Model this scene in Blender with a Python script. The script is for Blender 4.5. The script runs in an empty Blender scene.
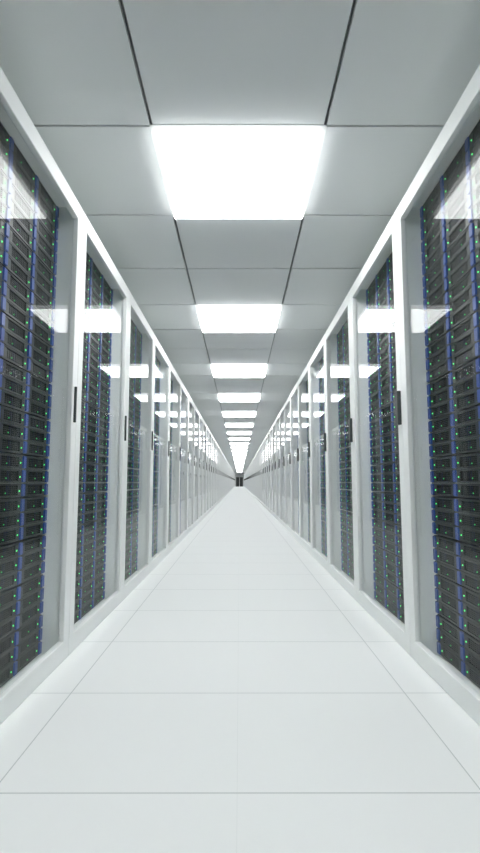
import bpy, math
import numpy as np

# ---------------------------------------------------------------- scale
# everything is laid out in units of the camera's height above the floor,
# U metres; x across the aisle, y along it, z up from the floor
U = 0.85
FX = 0.9855          # cabinet fronts, distance from the aisle's centre line
CP = 1.365           # cabinet pitch along the aisle
C0 = 1.733           # start of the first cabinet in view
K0, K1 = -7, 82      # cabinets built, first and last index
COL = 0.318          # server column pitch
ROW = 0.0733         # server row pitch
R0 = 1 - 0.079 - 12 * ROW
NROW, NCOL = 36, 4
SOFF = 2.684         # underside of the cabinet's top
PX = 1.118           # server face plane
CZ = 3.104           # ceiling underside
TW = 1.032           # ceiling tile
TX = -0.007           # tile grid lies a little off the aisle's centre
TY = 2.858           # a ceiling seam: near edge of the first light
FT = 0.795           # floor tile
FY = 1.786
YB, YE = C0 + CP * K0 - 0.08, C0 + CP * (K1 + 1) + 0.06
WX = 2.02            # room walls behind the cabinets

sc = bpy.context.scene
col = bpy.data.collections.new('server_room')
sc.collection.children.link(col)
L = col.objects

# ---------------------------------------------------------------- materials
def mat(name, base, rough=0.5, metal=0.0, spec=0.5, var=0.0, scale=6.0, bump=0.0):
    m = bpy.data.materials.new(name); m.use_nodes = True
    nt = m.node_tree; b = nt.nodes['Principled BSDF']
    b.inputs['Base Color'].default_value = (*base, 1)
    b.inputs['Roughness'].default_value = rough
    b.inputs['Metallic'].default_value = metal
    b.inputs['Specular IOR Level'].default_value = spec
    if var > 0 or bump > 0:
        tc = nt.nodes.new('ShaderNodeTexCoord')
        no = nt.nodes.new('ShaderNodeTexNoise')
        no.inputs['Scale'].default_value = scale
        no.inputs['Detail'].default_value = 3
        nt.links.new(tc.outputs['Object'], no.inputs['Vector'])
        if var > 0:
            mr = nt.nodes.new('ShaderNodeMapRange')
            mr.inputs['To Min'].default_value = 1 - var
            mr.inputs['To Max'].default_value = 1 + var
            nt.links.new(no.outputs['Fac'], mr.inputs['Value'])
            vm = nt.nodes.new('ShaderNodeVectorMath'); vm.operation = 'SCALE'
            vm.inputs[0].default_value = base
            nt.links.new(mr.outputs['Result'], vm.inputs['Scale'])
            nt.links.new(vm.outputs['Vector'], b.inputs['Base Color'])
        if bump > 0:
            bp = nt.nodes.new('ShaderNodeBump')
            bp.inputs['Strength'].default_value = bump
            bp.inputs['Distance'].default_value = 0.002
            nt.links.new(no.outputs['Fac'], bp.inputs['Height'])
            nt.links.new(bp.outputs['Normal'], b.inputs['Normal'])
    return m

def emit(name, c, s, sampled=True):
    m = bpy.data.materials.new(name); m.use_nodes = True
    nt = m.node_tree; b = nt.nodes['Principled BSDF']
    b.inputs['Base Color'].default_value = (*[min(1, v) for v in c], 1)
    b.inputs['Emission Color'].default_value = (*c, 1)
    b.inputs['Emission Strength'].default_value = s
    if not sampled: m.cycles.emission_sampling = 'NONE'
    return m

def glass_mat():
    m = bpy.data.materials.new('clear_glass'); m.use_nodes = True
    nt = m.node_tree; nt.nodes.clear()
    out = nt.nodes.new('ShaderNodeOutputMaterial')
    mix = nt.nodes.new('ShaderNodeMixShader')
    tr = nt.nodes.new('ShaderNodeBsdfTransparent'); tr.inputs[0].default_value = (0.98, 0.986, 0.986, 1)
    gl = nt.nodes.new('ShaderNodeBsdfGlossy'); gl.inputs['Roughness'].default_value = 0.0
    gl.inputs[0].default_value = (1, 1, 1, 1)
    lw = nt.nodes.new('ShaderNodeLayerWeight'); lw.inputs['Blend'].default_value = 0.5
    pw = nt.nodes.new('ShaderNodeMath'); pw.operation = 'POWER'; pw.inputs[1].default_value = GPOW
    mr = nt.nodes.new('ShaderNodeMapRange'); mr.inputs['To Min'].default_value = GF0; mr.inputs['To Max'].default_value = 1.0
    nt.links.new(lw.outputs['Facing'], pw.inputs[0])
    nt.links.new(pw.outputs[0], mr.inputs['Value'])
    nt.links.new(mr.outputs['Result'], mix.inputs[0])
    nt.links.new(tr.outputs[0], mix.inputs[1]); nt.links.new(gl.outputs[0], mix.inputs[2])
    nt.links.new(mix.outputs[0], out.inputs[0])
    return m

def floor_mat():
    m = mat('floor_tiles', (0.80, 0.815, 0.815), rough=0.8, spec=0.0)
    nt = m.node_tree; b = nt.nodes['Principled BSDF']
    tc = nt.nodes.new('ShaderNodeTexCoord'); sx = nt.nodes.new('ShaderNodeSeparateXYZ')
    nt.links.new(tc.outputs['Object'], sx.inputs[0])
    def M(op, a, c=None):
        n = nt.nodes.new('ShaderNodeMath'); n.operation = op
        for i, v in enumerate((a, c)):
            if v is None: continue
            if isinstance(v, (int, float)): n.inputs[i].default_value = v
            else: nt.links.new(v, n.inputs[i])
        return n.outputs[0]
    def seam(o, off, half):
        t = M('ADD', o, -off * U + 200 * FT * U)
        t = M('MODULO', t, FT * U)
        t = M('SUBTRACT', t, FT * U / 2)
        t = M('ABSOLUTE', t)
        return M('GREATER_THAN', t, (FT / 2 - half) * U)
    ax = seam(sx.outputs[0], TX, 0.0024)
    centre = M('LESS_THAN', M('ABSOLUTE', sx.outputs[0]), 0.2 * U)
    cthin = M('LESS_THAN', M('ABSOLUTE', M('ADD', sx.outputs[0], -TX * U)), 0.0006 * U)   # the middle seam is closed almost shut
    side = M('MULTIPLY', ax, M('SUBTRACT', 1.0, centre))
    ay = seam(sx.outputs[1], FY, 0.0030)
    s = M('MAXIMUM', M('MAXIMUM', side, M('MULTIPLY', cthin, 0.35)), ay)
    mx = nt.nodes.new('ShaderNodeMix'); mx.data_type = 'RGBA'
    mx.inputs['A'].default_value = (0.865, 0.883, 0.88, 1)
    mx.inputs['B'].default_value = (0.58, 0.61, 0.61, 1)
    nt.links.new(s, mx.inputs['Factor']); nt.links.new(mx.outputs['Result'], b.inputs['Base Color'])
    return m

GF0, GPOW = 0.021, 12.0
LIGHT = 12.4
WHITE = mat('white_powder_coat', (0.91, 0.932, 0.924), rough=0.45, spec=0.2, bump=0.03, scale=120)
INNER = mat('grey_inner_panel', (0.93, 0.955, 0.93), rough=0.5, spec=0.3)
GLASS = glass_mat()
HANDLE = mat('dark_handle', (0.035, 0.045, 0.045), rough=0.4)
PLATE = mat('graphite_plate', (0.032, 0.037, 0.037), rough=0.42, metal=0.0, spec=0.6, var=0.15, scale=25)
BLACK = mat('black_mesh', (0.012, 0.014, 0.015), rough=0.6)
BAR = mat('dark_lattice', (0.050, 0.056, 0.056), rough=0.5)
BLUE = mat('blue_strip', (0.050, 0.105, 0.40), rough=0.35)
DIMBLUE = mat('navy_strip', (0.02, 0.03, 0.13), rough=0.5)
LED = emit('green_led', (0.08, 0.95, 0.20), 2.0, False)
LED2 = emit('small_green_led', (0.08, 0.80, 0.20), 0.8, False)
TILE = mat('ceiling_tile', (0.78, 0.805, 0.81), rough=0.55, spec=0.25, var=0.015, scale=1.5)
VOID = mat('ceiling_void', (0.30, 0.32, 0.32), rough=0.9)
LAMP = emit('lit_diffuser', (0.985, 1.0, 0.994), LIGHT)
HALO_RIM = emit('added_halo_rim', (0.985, 1.0, 1.0), 2.8)  # added glowing edge, stands in for the bloom round each light
PAINT = mat('wall_paint', (0.78, 0.81, 0.81), rough=0.7)
FLOOR = floor_mat()
DOOR = mat('dark_door', (0.05, 0.055, 0.055), rough=0.3)

# ---------------------------------------------------------------- mesh builder
class MB:
    F = np.array([(0, 3, 2, 1), (4, 5, 6, 7), (0, 1, 5, 4), (1, 2, 6, 5), (2, 3, 7, 6), (3, 0, 4, 7)])
    def __init__(s, flip=1): s.v, s.f, s.m, s.flip = [], [], [], flip
    def box(s, x0, x1, y0, y1, z0, z1, mi=0):
        if s.flip < 0: x0, x1 = -x1, -x0
        n = len(s.v)
        s.v += [(x0, y0, z0), (x1, y0, z0), (x1, y1, z0), (x0, y1, z0), (x0, y0, z1), (x1, y0, z1), (x1, y1, z1), (x0, y1, z1)]
        for q in MB.F: s.f.append(tuple(int(i) + n for i in q)); s.m.append(mi)
    def stud(s, x, y, z, r, d, mi=0, n=8):          # round lens facing the aisle
        a = len(s.v); x *= s.flip; d *= s.flip
        for k in range(n):
            t = 2 * math.pi * k / n; s.v.append((x, y + r * math.cos(t), z + r * math.sin(t)))
        for k in range(n):
            t = 2 * math.pi * k / n; s.v.append((x - d, y + .6 * r * math.cos(t), z + .6 * r * math.sin(t)))
        for k in range(n):
            j = (k + 1) % n; q = (a + k, a + j, a + n + j, a + n + k)
            s.f.append(q if s.flip < 0 else q[::-1]); s.m.append(mi)
        c = tuple(a + n + k for k in range(n)); s.f.append(c if s.flip < 0 else c[::-1]); s.m.append(mi)
    def mesh(s, name, mats, bevel=0.0, smooth=False):
        me = bpy.data.meshes.new(name)
        me.from_pydata([(a * U, b * U, c * U) for a, b, c in s.v], [], s.f)
        for m in mats: me.materials.append(m)
        me.polygons.foreach_set('material_index', s.m)
        me.update(); return me

def obj(name, me, parent=None, loc=(0, 0, 0), bevel=0.0):
    o = bpy.data.objects.new(name, me); L.link(o)
    o.location = [c * U for c in loc]
    if parent is not None: o.parent = parent
    if bevel:
        b = o.modifiers.new('bevel', 'BEVEL'); b.width = bevel * U; b.segments = 2; b.limit_method = 'ANGLE'
    return o

def tag(o, label=None, cat=None, group=None, kind=None):
    if label: o['label'] = label
    if cat: o['category'] = cat
    if group: o['group'] = group
    if kind: o['kind'] = kind
    return o

def struct(name, mb, mats, loc=(0, 0, 0)):
    o = obj(name, mb.mesh(name, mats), None, loc); o['kind'] = 'structure'; return o

def copy_tree(o, parent=None):
    c = o.copy(); L.link(c)
    if parent is not None: c.parent = parent
    for ch in o.children: copy_tree(ch, c)
    return c

ORD = ['zeroth', 'first', 'second', 'third', 'fourth', 'fifth', 'sixth', 'seventh', 'eighth', 'ninth', 'tenth', 'eleventh', 'twelfth',
       'thirteenth', 'fourteenth', 'fifteenth', 'sixteenth', 'seventeenth', 'eighteenth', 'nineteenth', 'twentieth']
ORD += ['twenty-' + w for w in ORD[1:10]] + ['thirtieth'] + ['thirty-' + w for w in ORD[1:10]] + ['fortieth']

# ---------------------------------------------------------------- room shell
m = MB(); m.box(-WX, WX, YB, YE, -0.06, 0); fl = struct('floor', m, [FLOOR])
m = MB(); m.box(-WX - .1, -WX, YB, YE, 0, CZ + .12); struct('wall_left', m, [PAINT])
m = MB(); m.box(WX, WX + .1, YB, YE, 0, CZ + .12); struct('wall_right', m, [PAINT])
m = MB(); m.box(-WX - .1, WX + .1, YB - .1, YB, 0, CZ + .12); struct('wall_back', m, [PAINT])
DW, DH = 0.70, 2.05
m = MB()
m.box(-WX - .1, -DW - .06, YE, YE + .1, 0, CZ + .12); m.box(DW + .06, WX + .1, YE, YE + .1, 0, CZ + .12)
m.box(-DW - .06, DW + .06, YE, YE + .1, DH + .02, CZ + .12)
struct('wall_front', m, [PAINT])
m = MB(); m.box(-DW - .1, -DW - .06, YE - .02, YE, 0, DH + .06); m.box(DW + .06, DW + .1, YE - .02, YE, 0, DH + .06)
m.box(-DW - .1, DW + .1, YE - .02, YE, DH + .06, DH + .1); m.box(-.055, .055, YE - .02, YE + .03, 0, DH + .06)
struct('trim_1', m, [WHITE])
for i, s in enumerate((-1, 1)):
    m = MB(s); m.box(.056, DW + .059, YE + .03, YE + .08, 0.005, DH + .018, 0)
    m.box(.075, DW + .04, YE + .024, YE + .03, .06, DH - .03, 1)
    d = struct('door_%d' % (i + 1), m, [DOOR, DOOR])
    h = MB(s); h.box(.10, .13, YE - .03, YE - .01, .9, 1.3); h.box(.105, .125, YE - .01, YE + .024, .93, .95); h.box(.105, .125, YE - .01, YE + .024, 1.25, 1.27)
    obj('door_handle', h.mesh('door_handle', [HANDLE]), d)

# ceiling: separate slabs with open joints, hung below a dark void
GAP = 0.009
j0 = int(math.ceil((YB - TY) / TW)); j1 = int((YE - TY) / TW)
m = MB(); m.box(-WX, WX, YB, YE, CZ + .05, CZ + .12, 1)
ys = [YB + GAP] + [TY + TW * j for j in range(j0, j1 + 1)] + [YE - GAP]
xs = [-WX + GAP, -1.5 * TW + TX, -.5 * TW + TX, .5 * TW + TX, 1.5 * TW + TX, WX - GAP]
lights = []
for a in range(len(ys) - 1):
    j = j0 + a - 1
    for b in range(5):
        if b == 2 and j % 3 == 0 and a > 0 and a < len(ys) - 2:
            lights.append(ys[a]); continue
        m.box(xs[b] + GAP, xs[b + 1] - GAP, ys[a] + GAP, ys[a + 1] - GAP, CZ, CZ + .028, 0)
struct('ceiling', m, [TILE, VOID])

# ---------------------------------------------------------------- ceiling lights
g = 0.012
m = MB(); m.box(-TW / 2 + GAP, TW / 2 - GAP, GAP, TW - GAP, -.001, .045); m.box(-TW / 2 - .012, TW / 2 + .012, -.012, TW + .012, -.004, -.001)
house = m.mesh('light_housing', [WHITE])
def panel(z0, z1, mats):
    m = MB(); m.box(-.500, .500, .030, .990, z0, z1); return m.mesh('diffuser', mats)
diff = panel(-.052, -.048, [LAMP]); halo_rim = panel(-.0475, -.0045, [HALO_RIM])  # second panel is the added glow edge that throws a halo on the tiles
vis = 0
for y in lights:
    o = obj('ceiling_light', house, None, (TX, y, CZ)); obj('diffuser', diff, o); obj('added_halo_rim', halo_rim, o)
    if y < 2:
        lab = 'square white ceiling light panel above and behind the camera'
    else:
        vis += 1
        if vis == 1: lab = 'first square lit ceiling panel, the largest, nearest the top of the photo'
        elif vis <= 12: lab = '%s square lit ceiling panel down the aisle, counted from the largest' % ORD[vis]
        else: lab = 'tiny distant lit ceiling panel merging into the bright strip above the far doors'
    tag(o, lab, 'ceiling light', 'square lit panels along the middle of the ceiling')

# ---------------------------------------------------------------- servers
GY0, GY1 = 0.050, 0.245
ZG0, ZG1 = 0.0120, 0.0590
H = ROW - 0.0027
def server_parts(s, var, lod=0):
    """faceplate, grille, strip, led, led: front plane at x = 0 (depth grows away from the aisle)"""
    E = COL - 0.0008
    p = MB(s)
    if lod == 2:
        p.box(0, .02, .0008, E, 0.001, H, 0); p.box(-.009, 0, .285, E - .001, .008, H - .006, 1)
        p.box(-.001, 0, GY0, GY1, ZG0, ZG1, 2)
        return p
    e = 0.004 if True else 0
    p.box(0, .012, .0008, GY0, 0.001, H); p.box(0, .012, GY1, E, 0.001, H)
    p.box(0, .012, GY0, GY1, 0.001, ZG0); p.box(0, .012, GY0, GY1, ZG1, H)
    p.box(-.003, 0, .004, .281, H - .010, H - .0035)               # raised lip along the top
    if lod == 0: p.box(.0125, .30, .0008, E, .001, H)              # chassis behind
    gm = MB(s)
    gm.box(.010, .0120, GY0, GY1, ZG0, ZG1, 0)
    c = .188 if var else .145
    gm.box(.0075, .0095, c - .011, c + .011, ZG0, ZG1, 2)
    nz, ny = 5, 9
    for i in range(1, nz):
        z = ZG0 + (ZG1 - ZG0) * i / nz; gm.box(.002, .0055, GY0, GY1, z - .0012, z + .0012, 1)
    for i in range(1, ny):
        y = GY0 + (GY1 - GY0) * i / ny; gm.box(.003, .006, y - .0018, y + .0018, ZG0, ZG1, 1)
    st = MB(s); st.box(-.009, 0, .285, E - .001, .0065, H - .0055); st.box(-.006, 0, .2865, E - .003, .0045, H - .0035)
    a = MB(s); a.stud(0, .263, .0315, .0044, .003)
    b = MB(s); b.stud(.002, .144 if var else .109, .024, .0033, .003)
    return p, gm, st, a, b

PM = {}
for s in (-1, 1):
    for var in (0, 1):
        p, gm, st, a, b = server_parts(s, var)
        PM[s, var] = (p.mesh('server_body', [PLATE]), gm.mesh('grille', [BLACK, BAR, DIMBLUE]), st.mesh('blue_strip', [BLUE]),
                      a.mesh('status_light', [LED]), b.mesh('status_light_small', [LED2]))
protos = {}
def place_server(s, k, c, r):
    var = c % 2
    y = C0 + CP * k + .009 + COL * c; z = R0 + ROW * r + (1 - r % 3) * .0017
    if (s, var) not in protos:
        body, gr, st, a, b = PM[s, var]
        o = obj('server', body); obj('grille', gr, o)
        tag(obj('handle_strip', st, o), 'blue vertical strip'); obj('status_light', a, o); obj('status_light', b, o)
        protos[s, var] = o
    else:
        o = copy_tree(protos[s, var])
    o.location = (s * PX * U, y * U, z * U)
    side = 'left' if s < 0 else 'right'
    cab = ('first', 'second')[k]
    colname = {3: 'column beside grey panel', 2: 'second column from grey panel', 1: 'third column from grey panel'}[c]
    if r >= 18: pos = '%s from the top' % ORD[NROW - r] if r < NROW - 1 else 'topmost'
    else: pos = '%s from the bottom' % ORD[r + 1] if r else 'lowest'
    tag(o, 'dark server, %s in %s, %s %s-row cabinet' % (pos, colname, cab, side), 'server',
        'servers in the %s %s cabinet' % (cab, side))
solo = set()
for s in (-1, 1):
    for k in (0, 1):
        for c in (3, 2):
            for r in range(NROW): solo.add((s, k, c, r))
    for r in range(NROW - 6, NROW): solo.add((s, 0, 1, r))
for t in sorted(solo): place_server(*t)

# all the other servers, one object
V, Fq, Mi, base = [], [], [], 0
def merged(parts_mats):
    vs, fs, ms, n = [], [], [], 0
    for p, mm in parts_mats:
        vs += p.v; fs += [tuple(i + n for i in f) for f in p.f]; ms += [mm[i] for i in p.m]; n += len(p.v)
    return np.array(vs), fs, ms
SM = {}
for s in (-1, 1):
    for var in (0, 1):
        p, gm, st, a, b = server_parts(s, var, 1)
        SM[s, var, 1] = merged([(p, [0]), (gm, [2, 3, 4]), (st, [1]), (a, [5]), (b, [6])])
        SM[s, var, 2] = merged([(server_parts(s, var, 2), [0, 1, 2])])
for s in (-1, 1):
    for k in range(K0, 21):
        for c in range(NCOL):
            for r in range(NROW):
                if (s, k, c, r) in solo: continue
                v, f, mm = SM[s, c % 2, 1 if k <= 4 else 2]
                V.append(v + np.array((s * PX, C0 + CP * k + .009 + COL * c, R0 + ROW * r + (1 - r % 3) * .0017)))
                Fq += [tuple(i + base for i in q) for q in f]; Mi += mm; base += len(v)
V = np.concatenate(V) * U
me = bpy.data.meshes.new('servers'); me.from_pydata(V.tolist(), [], Fq)
for q in (PLATE, BLUE, BLACK, BAR, DIMBLUE, LED, LED2): me.materials.append(q)
me.polygons.foreach_set('material_index', Mi); me.update()
o = obj('server_bank', me)
tag(o, 'remaining dark servers with blue strips and green lights filling the cabinets along both rows', 'servers', None, 'stuff')

# ---------------------------------------------------------------- cabinets
D = 1.72
def ring(s):
    """door frame of one piece: front face, outer sides and the reveal round the glass"""
    import bmesh
    o0, o1, i0, i1 = .0008, CP - .0008, .090, CP - .090
    b0, b1, c0, c1 = .003, 2.708, .107, 2.6055
    xf, xb = s * FX, s * (FX + .036)
    bm = bmesh.new()
    def lp(x, y0, y1, z0, z1): return [bm.verts.new((x * U, y * U, z * U)) for y, z in ((y0, z0), (y1, z0), (y1, z1), (y0, z1))]
    A, B, C_, D_ = lp(xf, o0, o1, b0, b1), lp(xf, i0, i1, c0, c1), lp(xb, i0, i1, c0, c1), lp(xb, o0, o1, b0, b1)
    for P, Q in ((A, B), (B, C_), (C_, D_), (D_, A)):
        for i in range(4): bm.faces.new((P[i], P[(i + 1) % 4], Q[(i + 1) % 4], Q[i]))
    bmesh.ops.recalc_face_normals(bm, faces=bm.faces)
    bmesh.ops.bevel(bm, geom=[e for e in bm.edges if e.calc_face_angle(0) > .5], offset=.005 * U, segments=2, affect='EDGES', profile=.5)
    bmesh.ops.recalc_face_normals(bm, faces=bm.faces)
    me = bpy.data.meshes.new('door_frame'); bm.to_mesh(me); bm.free()
    me.materials.append(WHITE); return me

def cab_meshes(s):
    b = MB(s)
    x0, x1 = FX + .038, D
    b.box(x0, x1, .002, .0075, .003, 2.705, 0)
    b.box(x0, x1, 1.285, CP - .002, .003, 2.705, 0)
    b.box(x0, x1, .008, 1.2845, SOFF, 2.705, 0)
    b.box(x0, x1, .008, 1.2845, .003, .038, 0)
    b.box(x1, x1 + .01, .002, CP - .002, .003, 2.705, 0)
    gl = MB(s); gl.box(FX + .0225, FX + .0275, .0905, CP - .0905, .1075, 2.605)
    h = MB(s); ya, yb = (CP - .058, CP - .045) if s < 0 else (.013, .064); z0, z1 = (1.352, 1.567) if s < 0 else (1.347, 1.555)
    h.box(FX - (.014 if s < 0 else .023), FX + .001, ya, yb, z0, z1)
    return b, gl, h
far = {}
for s in (-1, 1):
    b, gl, h = cab_meshes(s)
    rm = ring(s)
    bmh, gmh, hmh = b.mesh('cabinet_body', [INNER]), gl.mesh('glass_pane', [GLASS]), h.mesh('handle', [HANDLE])
    # far copies: one mesh
    fm = bpy.data.meshes.new('far_cabinet')
    vs, fs, ms = [], [], []
    ins = MB(s)
    for c in range(NCOL):
        ya = .009 + COL * c
        ins.box(PX, PX + .3, ya + .001, ya + COL - .001, R0, R0 + ROW * NROW, 0); ins.box(PX - .009, PX, ya + .285, ya + COL - .002, R0 + .006, R0 + ROW * NROW - .006, 1)
    ins_me = ins.mesh('rack_insert', [PLATE, BLUE])
    for me_, mi in ((bmh, 0), (gmh, 1), (rm, 2), (hmh, 3), (ins_me, 4)):
        n = len(vs); vs += [tuple(v.co) for v in me_.vertices]
        for pl in me_.polygons: fs.append(tuple(i + n for i in pl.vertices)); ms.append(mi + pl.material_index)
    fm.from_pydata(vs, [], fs)
    for q in (INNER, GLASS, WHITE, HANDLE, PLATE, BLUE): fm.materials.append(q)
    fm.polygons.foreach_set('material_index', ms); fm.update()
    side = 'left' if s < 0 else 'right'
    proto = None
    for k in range(K0, K1 + 1):
        if k <= 20:
            if proto is None:
                proto = o = obj('server_cabinet', bmh)
                dr = obj('cabinet_door', rm, o)
                obj('glass_pane', gmh, dr)
                tag(obj('handle', hmh, dr, bevel=.003), 'dark upright bar handle')
            else: o = copy_tree(proto)
        else:
            o = obj('server_cabinet', fm)
        o.location = (0, (C0 + CP * k) * U, 0)
        if k < 0: lab = 'white server cabinet of the %s row standing beside or behind the camera' % side
        elif k == 0: lab = 'first white glass-door server cabinet on the %s, cut off by the photo edge' % side
        elif k <= 20: lab = '%s white glass-door server cabinet along the %s row, counted from the photo edge' % (ORD[k + 1], side)
        else: lab = 'thin distant white server cabinet far down the %s row near the dark end doors' % side
        tag(o, lab, 'server cabinet', 'white server cabinets of the %s row' % side)

# ---------------------------------------------------------------- camera
cam = bpy.data.cameras.new('camera'); co = bpy.data.objects.new('camera', cam); sc.collection.objects.link(co)
cam.sensor_fit = 'VERTICAL'; cam.sensor_height = 24; cam.lens = 24 * 516 / 853
cam.clip_start = 0.02; cam.clip_end = 500
co.location = (.0005 * U, 0, 1.0 * U)
co.rotation_euler = (math.radians(90 + 6.14), 0, -0.5 / 516)
sc.camera = co

w = bpy.data.worlds.new('world'); sc.world = w; w.use_nodes = True
w.node_tree.nodes['Background'].inputs[0].default_value = (0, 0, 0, 1)
sc.view_settings.view_transform = 'Standard'; sc.view_settings.look = 'None'
sc.view_settings.exposure = 0; sc.view_settings.gamma = 1; sc.view_settings.use_curve_mapping = False
cy = sc.cycles
cy.max_bounces = 12; cy.diffuse_bounces = 7; cy.glossy_bounces = 5; cy.transmission_bounces = 6; cy.transparent_max_bounces = 24
cy.use_denoising = True; cy.caustics_reflective = False
